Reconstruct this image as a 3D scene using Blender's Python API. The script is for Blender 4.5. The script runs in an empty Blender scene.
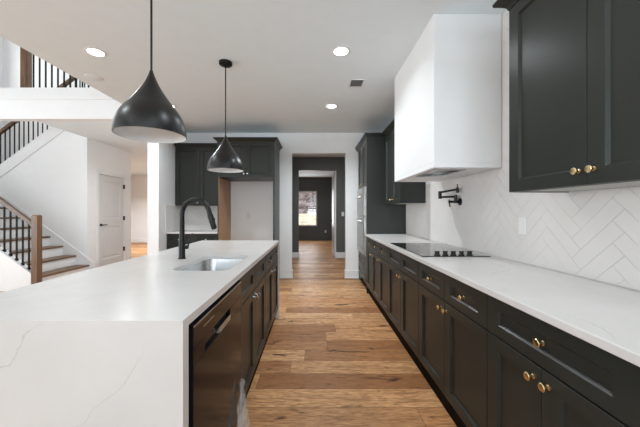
import bpy, bmesh, math, random
from mathutils import Vector
random.seed(7)
S = bpy.context.scene
COL = S.collection
PI = math.pi

# ------------------------------------------------------------------ camera, world, light, exposure
cam_data = bpy.data.cameras.new('camera')
cam = bpy.data.objects.new('camera', cam_data)
COL.objects.link(cam)
cam.location = (0, 0, 1.26)
cam.rotation_euler = (PI / 2, 0, 0)
cam_data.sensor_width = 36
cam_data.lens = 16.0
cam_data.shift_x = 6 / 640
cam_data.shift_y = -2 / 640
cam_data.clip_start = 0.02
S.camera = cam
S.view_settings.view_transform = 'Standard'
S.view_settings.look = 'None'
S.view_settings.gamma = 1
S.view_settings.use_curve_mapping = False
S.view_settings.exposure = 0.6

world = bpy.data.worlds.new('world')
S.world = world
world.use_nodes = True
world.node_tree.nodes['Background'].inputs[0].default_value = (0.93, 0.96, 1, 1)
world.node_tree.nodes['Background'].inputs[1].default_value = 1.2

CAN_W = 4.4          # each ceiling downlight
def area(name, loc, rot, sx, sy, power, col=(1, 1, 1), parent=None, spread=180):
    l = bpy.data.lights.new(name, 'AREA')
    l.shape = 'RECTANGLE'; l.size = sx; l.size_y = sy
    l.energy = power; l.color = col; l.spread = math.radians(spread)
    o = bpy.data.objects.new(name, l); COL.objects.link(o)
    o.location = loc; o.rotation_euler = rot
    if parent: o.parent = parent
    return o
# unseen fill lamps added as window daylight; only the study has a visible window
U = math.radians(60)   # upward tilt of the added rear lamp, chosen to brighten the ceiling
area('fill_rear', (-0.6, -4.10, 1.45), (PI / 2 + U, 0, 0), 3.6, 2.1, 140, (0.79, 0.915, 1))  # added fill behind the viewpoint, aimed up at the ceiling
area('fill_family_room', (-7.3, 0.4, 1.45), (0, -PI / 2, 0), 2.3, 7.0, 175, (0.87, 0.95, 1))  # added side fill for the ceiling and right wall, source unseen
area('fill_stairwell', (-7.48, 5.6, 4.7), (0, -PI / 2, 0), 1.6, 1.6, 20, (1, 1, 0.99))  # added fill for the stairwell, no window behind it
area('daylight_study', (-0.4, 12.28, 1.4), (PI / 2, 0, PI), 1.0, 1.5, 16, (0.97, 0.98, 1))

# ------------------------------------------------------------------ materials
def lin(c):
    return tuple(((v / 255) / 12.92 if v / 255 <= 0.04045 else (((v / 255) + 0.055) / 1.055) ** 2.4) for v in c)
class NT:
    def __init__(s, name):
        s.m = bpy.data.materials.new(name); s.m.use_nodes = True
        s.t = s.m.node_tree; s.b = s.t.nodes['Principled BSDF']
    def n(s, t, **k):
        x = s.t.nodes.new(t)
        for a, v in k.items(): setattr(x, a, v)
        return x
    def l(s, a, b): s.t.links.new(a, b)
    def math(s, op, a, b=None, c=None):
        x = s.n('ShaderNodeMath', operation=op)
        for i, v in enumerate((a, b, c)):
            if v is None: continue
            if isinstance(v, (int, float)): x.inputs[i].default_value = v
            else: s.l(v, x.inputs[i])
        return x.outputs[0]
    def noise(s, vec, scale, detail=3, rough=0.5, dist=0):
        x = s.n('ShaderNodeTexNoise'); x.inputs['Scale'].default_value = scale
        x.inputs['Detail'].default_value = detail; x.inputs['Roughness'].default_value = rough
        x.inputs['Distortion'].default_value = dist
        if vec is not None: s.l(vec, x.inputs['Vector'])
        return x
    def ramp(s, fac, stops):
        x = s.n('ShaderNodeValToRGB'); e = x.color_ramp.elements
        while len(e) < len(stops): e.new(0.5)
        for i, (p, c) in enumerate(stops):
            e[i].position = p; e[i].color = (*c, 1) if len(c) == 3 else c
        s.l(fac, x.inputs[0]); return x.outputs[0]
    def mix(s, fac, a, b, mode='MIX'):
        x = s.n('ShaderNodeMix', data_type='RGBA', blend_type=mode)
        for sock, v in ((x.inputs[0], fac), (x.inputs[6], a), (x.inputs[7], b)):
            if isinstance(v, (int, float)): sock.default_value = v
            elif isinstance(v, tuple): sock.default_value = (*v, 1) if len(v) == 3 else v
            else: s.l(v, sock)
        return x.outputs[2]
    def pos(s): return s.n('ShaderNodeTexCoord').outputs['Object']
    def geo(s): return s.n('ShaderNodeNewGeometry').outputs['Position']
    def bump(s, h, strength=0.1, dist=0.01):
        x = s.n('ShaderNodeBump'); x.inputs['Strength'].default_value = strength
        x.inputs['Distance'].default_value = dist
        s.l(h, x.inputs['Height']); s.l(x.outputs[0], s.b.inputs['Normal'])
def mat(name, rgb, rough=0.5, metal=0.0, var=0.03, vscale=8, spec=0.5, bump=0.0, bscale=120, coat=0):
    k = NT(name)
    c = lin(rgb)
    nz = k.noise(k.geo(), vscale, 3)
    lo = tuple(v * (1 - var) for v in c); hi = tuple(min(1, v * (1 + var)) for v in c)
    k.l(k.ramp(nz.outputs[0], [(0.3, lo), (0.7, hi)]), k.b.inputs['Base Color'])
    k.b.inputs['Roughness'].default_value = rough
    k.b.inputs['Metallic'].default_value = metal
    k.b.inputs['Specular IOR Level'].default_value = spec
    k.b.inputs['Coat Weight'].default_value = coat
    if bump:
        k.bump(k.noise(k.geo(), bscale, 2).outputs[0], bump, 0.002)
    return k.m
M = {}
M['wall'] = mat('white_wall_paint', (240, 240, 240), 0.6, var=0.01, bump=0.05)
M['ceiling'] = mat('white_ceiling_paint', (238, 247, 251), 0.8, var=0.01, bump=0.05)
M['trim'] = mat('white_semi_gloss_trim', (236, 236, 236), 0.35, var=0.01)
M['darkwall'] = mat('charcoal_wall_paint', (84, 86, 84), 0.45, var=0.03, bump=0.05)
M['cab'] = mat('green_charcoal_cabinet_paint', (43, 45, 42), 0.33, var=0.03, spec=0.27)
M['cab_in'] = mat('dark_cabinet_interior', (30, 31, 31), 0.7)  # near-black cabinet interior colour
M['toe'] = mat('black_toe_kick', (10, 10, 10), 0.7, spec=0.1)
M['under'] = mat('pale_cabinet_underside', (176, 174, 168), 0.5)
M['brass'] = mat('satin_brass', (234, 208, 160), 0.25, 1.0)
M['steel'] = mat('brushed_stainless_steel', (196, 196, 196), 0.24, 1.0, var=0.06, vscale=30)
M['steel_l'] = mat('light_stainless_steel', (196, 194, 190), 0.35, 0.8, var=0.05, vscale=20)
M['chrome'] = mat('polished_steel', (235, 235, 235), 0.12, 1.0)
M['blacksteel'] = mat('black_stainless_steel', (26, 25, 26), 0.13, 0.0, var=0.06, vscale=14, spec=0.15)
M['blackmatte'] = mat('matte_black_metal', (12, 12, 12), 0.42, 0.0, spec=0.35)
M['blackiron'] = mat('black_iron', (14, 14, 14), 0.6, 0.0, spec=0.25)
M['pendant'] = mat('black_pendant_enamel', (12, 11, 11), 0.36, 0.0, spec=0.45)
M['pendant_in'] = mat('white_pendant_lining', (236, 236, 236), 0.5)
M['glass_black'] = mat('black_ceramic_glass', (16, 16, 16), 0.06, 0.0, coat=0.5)
M['ovenglass'] = mat('dark_oven_glass', (60, 60, 60), 0.1, 0.0)
M['plate'] = mat('white_plastic', (228, 226, 223), 0.35)
M['slot'] = mat('dark_slot', (60, 60, 60), 0.6)
M['grille'] = mat('grey_register', (120, 120, 120), 0.6)
M['tile'] = mat('white_glazed_tile', (224, 219, 215), 0.16, var=0.015, vscale=5)
M['grout'] = mat('pale_grey_grout', (214, 214, 212), 0.9)
M['casing'] = mat('door_paint', (222, 222, 222), 0.4, var=0.01)
M['doorpaint'] = mat('pale_grey_door_paint', (216, 216, 216), 0.4, var=0.01)

def emit(name, rgb, st):
    k = NT(name); k.b.inputs['Base Color'].default_value = (*rgb, 1)
    k.b.inputs['Emission Color'].default_value = (*rgb, 1); k.b.inputs['Emission Strength'].default_value = st
    return k.m
M['lens'] = emit('lit_downlight_lens', (1, 1, 0.98), 6)

def quartz():
    k = NT('white_veined_quartz'); p = k.geo()
    base = k.noise(p, 2.2, 4, 0.6)
    col = k.ramp(base.outputs[0], [(0.3, lin((205, 201, 198))), (0.7, lin((214, 210, 207)))])
    for nrm, off, sp, wd, col2, amt in (((-0.66, 0.22, 0.72), 0.16, 0.29, 0.0028, (164, 162, 158), 0.5), ((0.55, 0.62, 0.4), 0.1, 0.83, 0.0022, (196, 194, 190), 0.18)):
        dt = k.n('ShaderNodeVectorMath', operation='DOT_PRODUCT'); k.l(p, dt.inputs[0]); dt.inputs[1].default_value = nrm
        big = k.noise(p, 1.5, 2, 0.5); sm = k.noise(p, 9, 4, 0.6)
        t = k.math('ADD', dt.outputs['Value'], k.math('ADD', k.math('MULTIPLY', big.outputs[0], 0.5), k.math('MULTIPLY', sm.outputs[0], 0.07)))
        fr = k.math('FRACT', k.math('DIVIDE', k.math('ADD', t, off + 20), sp))
        d = k.math('MULTIPLY', k.math('ABSOLUTE', k.math('SUBTRACT', fr, 0.5)), sp)
        msk = k.noise(p, 3.1, 2)
        w_ = k.math('ADD', wd * 0.5, k.math('MULTIPLY', k.noise(p, 14, 2).outputs[0], wd))
        line = k.math('SUBTRACT', 1.0, k.math('MINIMUM', k.math('DIVIDE', d, w_), 1.0))
        f = k.math('MULTIPLY', k.math('MULTIPLY', line, amt), k.ramp(msk.outputs[0], [(0.40, (0, 0, 0)), (0.6, (1, 1, 1))]))
        col = k.mix(f, col, lin(col2))
    k.l(col, k.b.inputs['Base Color'])
    k.b.inputs['Roughness'].default_value = 0.2
    return k.m
M['quartz'] = quartz()

def planks():
    k = NT('wide_oak_plank_flooring'); p = k.geo()
    s = k.n('ShaderNodeSeparateXYZ'); k.l(p, s.inputs[0])
    W, L = 0.19, 1.45
    v = k.math('DIVIDE', k.math('ADD', s.outputs[1], 20.02), W)
    row = k.math('FLOOR', v); fv = k.math('FRACT', v)
    wn = k.n('ShaderNodeTexWhiteNoise', noise_dimensions='1D'); k.l(row, wn.inputs['W'])
    u = k.math('DIVIDE', k.math('ADD', k.math('ADD', s.outputs[0], 30), k.math('MULTIPLY', wn.outputs[0], 9.0)), L)
    idx = k.math('FLOOR', u); fu = k.math('FRACT', u)
    cv = k.n('ShaderNodeCombineXYZ'); k.l(row, cv.inputs[0]); k.l(idx, cv.inputs[1])
    w2 = k.n('ShaderNodeTexWhiteNoise', noise_dimensions='2D'); k.l(cv.outputs[0], w2.inputs['Vector'])
    rnd = w2.outputs[0]
    # grain coordinates, stretched along the plank and different on each
    g = k.n('ShaderNodeCombineXYZ')
    k.l(k.math('ADD', k.math('MULTIPLY', s.outputs[0], 1.0), k.math('MULTIPLY', rnd, 37.0)), g.inputs[0])
    k.l(k.math('MULTIPLY', s.outputs[1], 9.0), g.inputs[1])
    k.l(k.math('MULTIPLY', rnd, 11.0), g.inputs[2])
    gr = k.noise(g.outputs[0], 3.2, 6, 0.62, 0.6)
    fine = k.noise(g.outputs[0], 16, 4, 0.6, 0.2)
    base = k.ramp(rnd, [(0.0, lin((152, 104, 66))), (0.3, lin((200, 146, 98))), (0.6, lin((222, 172, 122))), (0.85, lin((174, 124, 82))), (1.0, lin((232, 186, 138)))])
    c = k.mix(k.ramp(gr.outputs[0], [(0.28, (0.8, 0.8, 0.8)), (0.46, (0.3, 0.3, 0.3)), (0.6, (0, 0, 0))]), base, lin((120, 76, 46)))
    c = k.mix(k.ramp(fine.outputs[0], [(0.40, (0.65, 0.65, 0.65)), (0.54, (0, 0, 0))]), c, lin((124, 80, 48)))
    kv = k.n('ShaderNodeCombineXYZ')
    k.l(k.math('ADD', s.outputs[0], k.math('MULTIPLY', rnd, 17.0)), kv.inputs[0])
    k.l(k.math('MULTIPLY', s.outputs[1], 3.6), kv.inputs[1])
    kn = k.noise(kv.outputs[0], 3.4, 4, 0.55, 1.1)
    c = k.mix(k.ramp(kn.outputs[0], [(0.60, (0, 0, 0)), (0.70, (0.9, 0.9, 0.9))]), c, lin((64, 38, 24)))
    ev = k.math('MINIMUM', fv, k.math('SUBTRACT', 1.0, fv))
    eu = k.math('MULTIPLY', k.math('MINIMUM', fu, k.math('SUBTRACT', 1.0, fu)), L / W)
    e = k.math('MINIMUM', ev, eu)
    seam = k.math('SUBTRACT', 1.0, k.math('MINIMUM', k.math('DIVIDE', e, 0.016), 1.0))
    c = k.mix(k.math('MULTIPLY', seam, 0.75), c, lin((60, 38, 26)))
    k.l(c, k.b.inputs['Base Color'])
    k.l(k.ramp(gr.outputs[0], [(0.3, (0.5, 0.5, 0.5)), (0.7, (0.38, 0.38, 0.38))]), k.b.inputs['Roughness'])
    k.b.inputs['Specular IOR Level'].default_value = 0.15
    k.bump(k.math('SUBTRACT', gr.outputs[0], seam), 0.12, 0.003)
    return k.m
M['floor'] = planks()

def wood(name, a, b, axis, rough=0.4):
    k = NT(name); p = k.geo()
    mp = k.n('ShaderNodeMapping')
    sc = [14, 14, 14]; sc[axis] = 1.2
    mp.inputs['Scale'].default_value = sc
    k.l(p, mp.inputs[0])
    w = k.noise(mp.outputs[0], 1.6, 6, 0.6, 0.8)
    k.l(k.ramp(w.outputs[0], [(0.3, lin(a)), (0.7, lin(b))]), k.b.inputs['Base Color'])
    k.b.inputs['Roughness'].default_value = rough
    return k.m
M['wood_x'] = wood('brown_oak_rail', (74, 54, 40), (118, 90, 68), 0)
M['wood_y'] = wood('brown_oak_tread', (88, 64, 42), (124, 94, 66), 1)
M['wood_z'] = wood('brown_oak_post', (84, 58, 38), (126, 92, 64), 2)
M['ply'] = wood('tan_maple_veneer', (170, 130, 96), (196, 156, 118), 2, 0.5)

def glassm():
    k = NT('clear_window_glass')
    k.b.inputs['Base Color'].default_value = (1, 1, 1, 1)
    k.b.inputs['Roughness'].default_value = 0.0
    k.b.inputs['IOR'].default_value = 1.45
    k.b.inputs['Transmission Weight'].default_value = 1.0
    return k.m
M['glass'] = glassm()
def filmm():
    k = NT('clear_crinkled_plastic')
    k.b.inputs['Base Color'].default_value = (0.8, 0.8, 0.8, 1)
    k.b.inputs['Roughness'].default_value = 0.18
    k.b.inputs['Alpha'].default_value = 0.2
    k.b.inputs['Specular IOR Level'].default_value = 0.9
    return k.m
M['film'] = filmm()
def mottled(name, a, b, c, scale):
    k = NT(name)
    n = k.noise(k.geo(), scale, 6, 0.7, 0.4)
    k.l(k.ramp(n.outputs[0], [(0.35, lin(a)), (0.5, lin(b)), (0.62, lin(c))]), k.b.inputs['Base Color'])
    k.b.inputs['Roughness'].default_value = 0.9
    return k.m
M['drygrass'] = mottled('dry_tan_grass', (170, 150, 120), (226, 212, 184), (246, 238, 218), 3)
M['brush'] = mottled('winter_brush', (80, 70, 66), (128, 114, 110), (176, 168, 170), 2.2)
M['bark'] = mottled('grey_bark', (70, 60, 56), (104, 92, 86), (130, 118, 110), 9)

# ------------------------------------------------------------------ mesh helpers
class MB:
    def __init__(s): s.bm = bmesh.new(); s.mi = 0
    def faces_since(s, n):
        for f in list(s.bm.faces)[n:]: f.material_index = s.mi
    def quadbox(s, P, bev=0):
        vs = [s.bm.verts.new(p) for p in P]
        F = [(0, 1, 2, 3), (7, 6, 5, 4), (0, 4, 5, 1), (1, 5, 6, 2), (2, 6, 7, 3), (3, 7, 4, 0)]
        fs = [s.bm.faces.new([vs[i] for i in f]) for f in F]
        for f in fs: f.material_index = s.mi
        if bev:
            ed = list({e for f in fs for e in f.edges})
            r = bmesh.ops.bevel(s.bm, geom=ed, offset=bev, segments=2, affect='EDGES', profile=0.5)
            for f in r['faces']: f.material_index = s.mi
        return s
    def box(s, x0, x1, y0, y1, z0, z1, bev=0):
        if x0 > x1: x0, x1 = x1, x0
        if y0 > y1: y0, y1 = y1, y0
        if z0 > z1: z0, z1 = z1, z0
        return s.quadbox([(x0, y0, z0), (x0, y1, z0), (x1, y1, z0), (x1, y0, z0), (x0, y0, z1), (x0, y1, z1), (x1, y1, z1), (x1, y0, z1)], bev)
    def loft(s, rings, cap0=True, cap1=True, close=True):
        R = [[s.bm.verts.new(p) for p in r] for r in rings]
        n = len(R[0])
        for a, b in zip(R, R[1:]):
            for i in range(n if close else n - 1):
                j = (i + 1) % n
                f = s.bm.faces.new((a[i], a[j], b[j], b[i])); f.material_index = s.mi; f.smooth = s.smooth
        if cap0: f = s.bm.faces.new(R[0]); f.material_index = s.mi
        if cap1: f = s.bm.faces.new(list(reversed(R[-1]))); f.material_index = s.mi
        return s
    smooth = False
    def tube(s, pts, rad, seg=14, cap=True):
        pts = [Vector(p) for p in pts]
        rs = rad if isinstance(rad, (list, tuple)) else [rad] * len(pts)
        rings = []; prev = None
        for i, p in enumerate(pts):
            if i == 0: t = pts[1] - p
            elif i == len(pts) - 1: t = p - pts[i - 1]
            else: t = (pts[i + 1] - p).normalized() + (p - pts[i - 1]).normalized()
            t = t.normalized()
            if prev is None:
                a = Vector((0, 0, 1)) if abs(t.z) < 0.9 else Vector((1, 0, 0))
                u = t.cross(a).normalized()
            else:
                u = (prev - t * prev.dot(t)).normalized()
            prev = u; w = t.cross(u)
            rings.append([p + (u * math.cos(2 * PI * k / seg) + w * math.sin(2 * PI * k / seg)) * rs[i] for k in range(seg)])
        sm = s.smooth; s.smooth = True
        s.loft(rings, cap, cap); s.smooth = sm
        return s
    def lathe(s, c, axis, prof, seg=28):
        """prof: (distance along axis, radius)"""
        a = Vector(axis).normalized(); c = Vector(c)
        u = a.cross(Vector((0, 0, 1)) if abs(a.z) < 0.9 else Vector((1, 0, 0))).normalized(); w = a.cross(u)
        rings = [[c + a * d + (u * math.cos(2 * PI * k / seg) + w * math.sin(2 * PI * k / seg)) * max(r, 1e-4) for k in range(seg)] for d, r in prof]
        sm = s.smooth; s.smooth = True
        s.loft(rings, True, True); s.smooth = sm
        return s
    def prism(s, poly, f0, f1, place):
        """poly of (a,b); place(a,b,t)->xyz ; t from f0 to f1"""
        return s.loft([[place(a, b, f0) for a, b in poly], [place(a, b, f1) for a, b in poly]])
    def bar(s, p, q, w, h, up=(0, 0, 1)):
        p, q = Vector(p), Vector(q); t = (q - p).normalized(); up = Vector(up)
        r = t.cross(up).normalized(); v = r.cross(t)
        c = [r * (a * w / 2) + v * (b * h / 2) for a, b in ((-1, -1), (1, -1), (1, 1), (-1, 1))]
        return s.loft([[p + k for k in c], [q + k for k in c]])
    def build(s, name, mats, parent=None, org=None, sharp=True):
        o_org = Vector(ORG.get(parent.name, (0, 0, 0))) if parent else Vector(org or (0, 0, 0))
        bmesh.ops.recalc_face_normals(s.bm, faces=s.bm.faces)
        for v in s.bm.verts: v.co -= o_org
        me = bpy.data.meshes.new(name); s.bm.to_mesh(me); s.bm.free()
        for m in (mats if isinstance(mats, (list, tuple)) else [mats]): me.materials.append(M[m])
        o = bpy.data.objects.new(name, me); COL.objects.link(o)
        if parent: o.parent = parent
        else: o.location = o_org
        ORG[o.name] = tuple(o_org)
        if any(p.use_smooth for p in me.polygons):
            for e in me.edges: pass
            me.set_sharp_from_angle(angle=math.radians(40))
        return o
ORG = {}
def tag(o, label=None, cat=None, group=None, kind=None):
    if label: o['label'] = label
    if cat: o['category'] = cat
    if group: o['group'] = group
    if kind: o['kind'] = kind
    return o
def thing(name, loc, label, cat, group=None):
    o = bpy.data.objects.new(name, None); COL.objects.link(o)
    o.location = loc; o.empty_display_size = 0.1; ORG[o.name] = tuple(loc)
    return tag(o, label, cat, group)
def struct(name, mb, mats, label=None, parent=None):
    o = mb.build(name, mats, parent)
    if not parent: tag(o, label, None, None, 'structure')
    return o

# ------------------------------------------------------------------ the room
H = 2.745
XR = 1.42          # right kitchen wall
YB = 5.38          # kitchen back wall
XP = -2.49         # partition, kitchen side
XE = -2.65         # edge of kitchen ceiling
YF = 4.56          # front of the upper floor
XS = -4.57         # edge of stairwell
Z2 = 3.22          # upper floor
HT = 5.96
mb = MB(); mb.box(-7.7, 2.7, -4.6, 12.5, -0.1, 0); struct('floor', mb, 'floor', 'wide oak plank floor running through the kitchen, hall and foyer')
mb = MB(); mb.box(XE, XR + 0.1, -4.5, YF, H, H + 0.25)
mb.box(XP, XR + 0.1, YF, YB + 0.12, H, H + 0.25)
struct('ceiling', mb, 'ceiling', 'flat white kitchen ceiling with recessed lights')
mb = MB(); mb.box(XS, XP, YF + 0.12, 11.6, H, H + 0.1); mb.box(-7.6, XS, 7.1, 11.6, H, H + 0.1); mb.box(XP, 2.6, YB + 0.12, 12.5, H, H + 0.1)
struct('ceiling_hall', mb, 'ceiling', 'white ceiling under the upper floor')
mb = MB(); mb.box(-7.6, XE, YF, YF + 0.12, H, Z2 - 0.0); mb.box(XS, XP, YF + 0.12, 11.6, H + 0.1, Z2)
struct('floor_upper', mb, 'wall', 'white edge of the upper floor above the foyer')
mb = MB(); mb.box(-7.6, XE + 0.02, YF - 0.02, YF, 3.05, Z2 + 0.02, 0.004)
struct('trim_1', mb, 'trim', 'white trim board along the edge of the upper floor')
mb = MB(); mb.box(-7.7, XE, -4.5, 7.1, HT, HT + 0.1); mb.box(XE, XR, YF, 7.1, HT, HT + 0.1)
struct('ceiling_upper', mb, 'ceiling', 'high white ceiling over the foyer')
mb = MB(); mb.box(XE, XE + 0.12, -4.5, YF, H + 0.25, HT); struct('wall_above_kitchen', mb, 'wall')
mb = MB(); mb.box(XR, XR + 0.1, -4.5, YB + 0.12, 0, H); struct('wall_right', mb, 'wall', 'white kitchen wall behind the counters')
# back wall of the kitchen with the opening to the hall
OX0, OX1, OZ = -0.42, 0.60, 2.365
mb = MB(); mb.box(XP, OX0, YB, YB + 0.12, 0, H); mb.box(OX1, XR, YB, YB + 0.12, 0, H); mb.box(OX0, OX1, YB, YB + 0.12, OZ, H)
struct('wall_back', mb, 'wall', 'white back wall with the opening to the hall')
mb = MB(); mb.box(-2.67, XP, YF, 11.6, 0, H); struct('wall_partition', mb, 'wall', 'white end of wall left of the back cabinets')
# hall walls, charcoal
mb = MB()
mb.box(XP, OX0, 7.75, 7.87, 0, H); mb.box(OX1, 2.5, 7.75, 7.87, 0, H); mb.box(OX0, OX1, 7.75, 7.87, 2.38, H)
mb.box(XP, XP + 0.02, YB + 0.12, 7.75, 0, H)
mb.box(2.5, 2.6, YB + 0.12, 7.75, 0, H)
struct('wall_hall', mb, 'darkwall', 'charcoal hall wall with an opening to the study')
WX0, WX1, WZ0, WZ1 = -0.95, 0.13, 0.63, 2.15
mb = MB()
mb.box(XP, WX0, 12.4, 12.52, 0, H); mb.box(WX1, 2.5, 12.4, 12.52, 0, H)
mb.box(WX0, WX1, 12.4, 12.52, 0, WZ0); mb.box(WX0, WX1, 12.4, 12.52, WZ1, H)
mb.box(2.5, 2.6, 7.87, 12.52, 0, H); mb.box(XP, XP + 0.02, 7.87, 12.4, 0, H)
# raised panel moulding on the end wall
def mould(mb, x0, x1, z0, z1, y, w=0.035, t=0.02):
    mb.box(x0, x1, y - t, y, z0, z0 + w); mb.box(x0, x1, y - t, y, z1 - w, z1)
    mb.box(x0, x0 + w, y - t, y, z0 + w, z1 - w); mb.box(x1 - w, x1, y - t, y, z0 + w, z1 - w)
mould(mb, 0.28, 1.0, 1.0, 2.55, 12.4); mould(mb, 0.28, 1.0, 0.15, 0.88, 12.4)
mould(mb, -0.95, 0.13, 2.3, 2.6, 12.4); mould(mb, -0.95, 0.13, 0.15, 0.52, 12.4)
struct('wall_study', mb, 'darkwall', 'charcoal panelled end wall around the window')
mb = MB(); mb.box(-2.67, 2.6, -4.6, -4.5, 0, H); mb.box(-7.7, -2.67, -4.6, -4.5, 0, HT)
struct('wall_rear', mb, 'wall')
mb = MB(); mb.box(-7.7, -7.6, -4.5, 11.6, 0, HT); struct('wall_left', mb, 'wall')
mb = MB(); mb.box(-7.6, -2.67, 11.6, 11.7, 0, H); struct('wall_foyer_end', mb, 'wall', 'white wall at the end of the foyer hall')
mb = MB(); mb.box(-7.6, XS - 0.1, 6.95, 7.1, 0, H); mb.box(-7.6, -2.0, 6.95, 7.1, Z2, HT); mb.box(-7.6, XS, 6.95, 7.1, H, Z2)
struct('wall_stairwell', mb, 'wall', 'white wall behind the upper flight of stairs')
# closet wall (faces the kitchen) with a door opening
DY0, DY1, DZ = 6.03, 6.83, 2.06
mb = MB()
mb.box(XS - 0.1, XS, 5.83, DY0, 0, H); mb.box(XS - 0.1, XS, DY1, 7.1, 0, H); mb.box(XS - 0.1, XS, DY0, DY1, DZ, H)
struct('wall_closet', mb, 'wall', 'white wall with the closet door under the stairs')
def zb(x): return 2.39 + 0.7365 * (x + 5.7)     # lower edge of the upper flight's skirt
mb = MB(); pl = lambda a, b, t: (a, t, b)
mb.prism([(-7.6, 0), (XS, 0), (XS, Z2), (-4.60, Z2), (-6.6, zb(-6.6)), (-7.6, zb(-6.6))], 5.73, 5.83, pl)
struct('wall_stair', mb, 'wall', 'white wall under the upper flight')

# baseboards
def bb(mb, x0, x1, y0, y1):
    mb.box(x0, x1, y0, y1, 0, 0.15, 0.004)
mb = MB(); bb(mb, -0.652, OX0 + 0.015, YB - 0.016, YB); mb.box(-0.652, OX0 + 0.03, YB - 0.03, YB - 0.016, 0, 0.02, 0.004)
bb(mb, OX1 - 0.015, 0.84, YB - 0.016, YB); mb.box(OX1 - 0.03, 0.84, YB - 0.03, YB - 0.016, 0, 0.02, 0.004)
bb(mb, OX0, OX0 + 0.015, YB, YB + 0.12); bb(mb, OX1 - 0.015, OX1, YB, YB + 0.12)
struct('baseboard_back', mb, 'trim', 'white baseboard either side of the hall opening')
mb = MB(); bb(mb, XP + 0.02, OX0 + 0.015, 7.734, 7.75); bb(mb, OX1 - 0.015, 2.5, 7.734, 7.75)
bb(mb, OX0, OX0 + 0.015, 7.75, 7.87)
struct('baseboard_hall', mb, 'trim')
mb = MB(); bb(mb, -7.6, -2.67, 11.584, 11.6); struct('baseboard_foyer', mb, 'trim')
mb = MB(); bb(mb, XS, XS + 0.016, 5.83, DY0 - 0.07); bb(mb, XS, XS + 0.016, DY1 + 0.07, 7.1); struct('baseboard_closet', mb, 'trim')
# casing of the closet door
mb = MB()
mb.box(XS, XS + 0.018, DY0 - 0.07, DY0, 0, DZ + 0.07, 0.004); mb.box(XS, XS + 0.018, DY1, DY1 + 0.07, 0, DZ + 0.07, 0.004)
mb.box(XS, XS + 0.018, DY0, DY1, DZ, DZ + 0.07, 0.004)
struct('trim_2', mb, 'trim', 'white casing around the closet door')
# white casing lining of the study opening
mb = MB(); mb.box(OX1 - 0.02, OX1, 7.72, 7.90, 0, 2.38)
struct('trim_3', mb, 'trim', 'white casing at the right of the study opening')

# ---- shaker fronts: frames F map (u, v, d) to the world
def FR(x): return lambda u, v, d: (x - d, u, v)       # faces -X (right wall)
def FI(x): return lambda u, v, d: (x + d, u, v)       # faces +X (island)
def FB(y): return lambda u, v, d: (u, y - d, v)       # faces -Y (back wall)
def shaker(F, u0, u1, v0, v1, name, mats, parent, s=0.07, r=0.058, t=0.02, g=0.0015, dep=0.012):
    u0 += g; u1 -= g; v0 += g; v1 -= g
    def ring(a, b, d): return [F(u0 + a, v0 + b, d), F(u1 - a, v0 + b, d), F(u1 - a, v1 - b, d), F(u0 + a, v1 - b, d)]
    mb = MB()
    mb.loft([ring(0, 0, 0), ring(0, 0, t - 0.0015), ring(0.0015, 0.0015, t), ring(s, r, t), ring(s + 0.009, r + 0.009, t - dep)])
    return mb.build(name, mats, parent)
def knob(F, u, v, d, parent, mat='brass', sc=1.0):
    mb = MB()
    ax = Vector(F(0, 0, 1)) - Vector(F(0, 0, 0))
    mb.lathe(F(u, v, d), ax, [(k * sc, r * sc) for k, r in ((0, 0.0095), (0.003, 0.0095), (0.005, 0.0055), (0.015, 0.005), (0.018, 0.010), (0.021, 0.0145), (0.026, 0.0150), (0.029, 0.0125), (0.030, 0.004))], 20)
    return mb.build('knob', mat, parent)

def crown(mb, x0, x1, y0, y1, z0, z1, ex, pk=1.0):
    """ex: which sides project, letters x X y Y"""
    prof = [(0, 0.004), (0.006, 0.004), (0.02, 0.010), (0.035, 0.024), (0.05, 0.040), (0.058, 0.052), (0.066, 0.056), (0.08, 0.056)]
    k = (z1 - z0) / 0.08
    rings = []
    for dz, e in prof:
        e *= pk
        a = x0 - (e if 'x' in ex else 0); b = x1 + (e if 'X' in ex else 0)
        c = y0 - (e if 'y' in ex else 0); d = y1 + (e if 'Y' in ex else 0)
        z = z0 + dz * k
        rings.append([(a, c, z), (b, c, z), (b, d, z), (a, d, z)])
    mb.loft(rings)

# ---- right base cabinets
FX = 0.81
def base_cabinet(y0, y1, doors, drawers, label, knobs=True, side=1, end=False):
    t = thing('base_cabinet', (FX + 0.3, (y0 + y1) / 2, 0), label, 'cabinet', 'base cabinets along the right wall')
    mb = MB(); mb.box(FX + 0.022, XR - 0.012, y0, y1, 0.11, 0.885)
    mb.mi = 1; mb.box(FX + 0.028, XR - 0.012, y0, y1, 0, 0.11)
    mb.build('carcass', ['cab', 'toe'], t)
    F = FR(FX + 0.02)
    w = (y1 - y0) / drawers
    for i in range(drawers):
        a = y0 + i * w
        o = shaker(F, a, a + w, 0.705, 0.874, 'drawer' if knobs else 'false_drawer_front', 'cab', t, s=0.07, r=0.05)
        if knobs: knob(F, a + w / 2, 0.79, 0.011, o)
    w = (y1 - y0) / doors
    for i in range(doors):
        a = y0 + i * w
        o = shaker(F, a, a + w, 0.115, 0.701, 'door', 'cab', t)
        if doors == 2: u = a + w - 0.034 if i == 0 else a + 0.034
        else: u = a + 0.034 if side < 0 else a + w - 0.034
        knob(F, u, 0.653, 0.02, o)
    return t
base_cabinet(3.955, 4.365, 1, 1, 'dark single-door base cabinet right beside the oven tower', side=-1)
base_cabinet(3.117, 3.953, 2, 2, 'dark two-door two-drawer base cabinet, second from the oven tower')
base_cabinet(2.204, 3.115, 2, 2, 'dark base cabinet under the cooktop with two knobless drawer fronts', knobs=False)
base_cabinet(1.332, 2.202, 2, 2, 'dark base cabinet just this side of the cooktop with two drawers')
base_cabinet(0.700, 1.330, 2, 1, 'dark base cabinet with one wide drawer below the near end of the counter')
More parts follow.
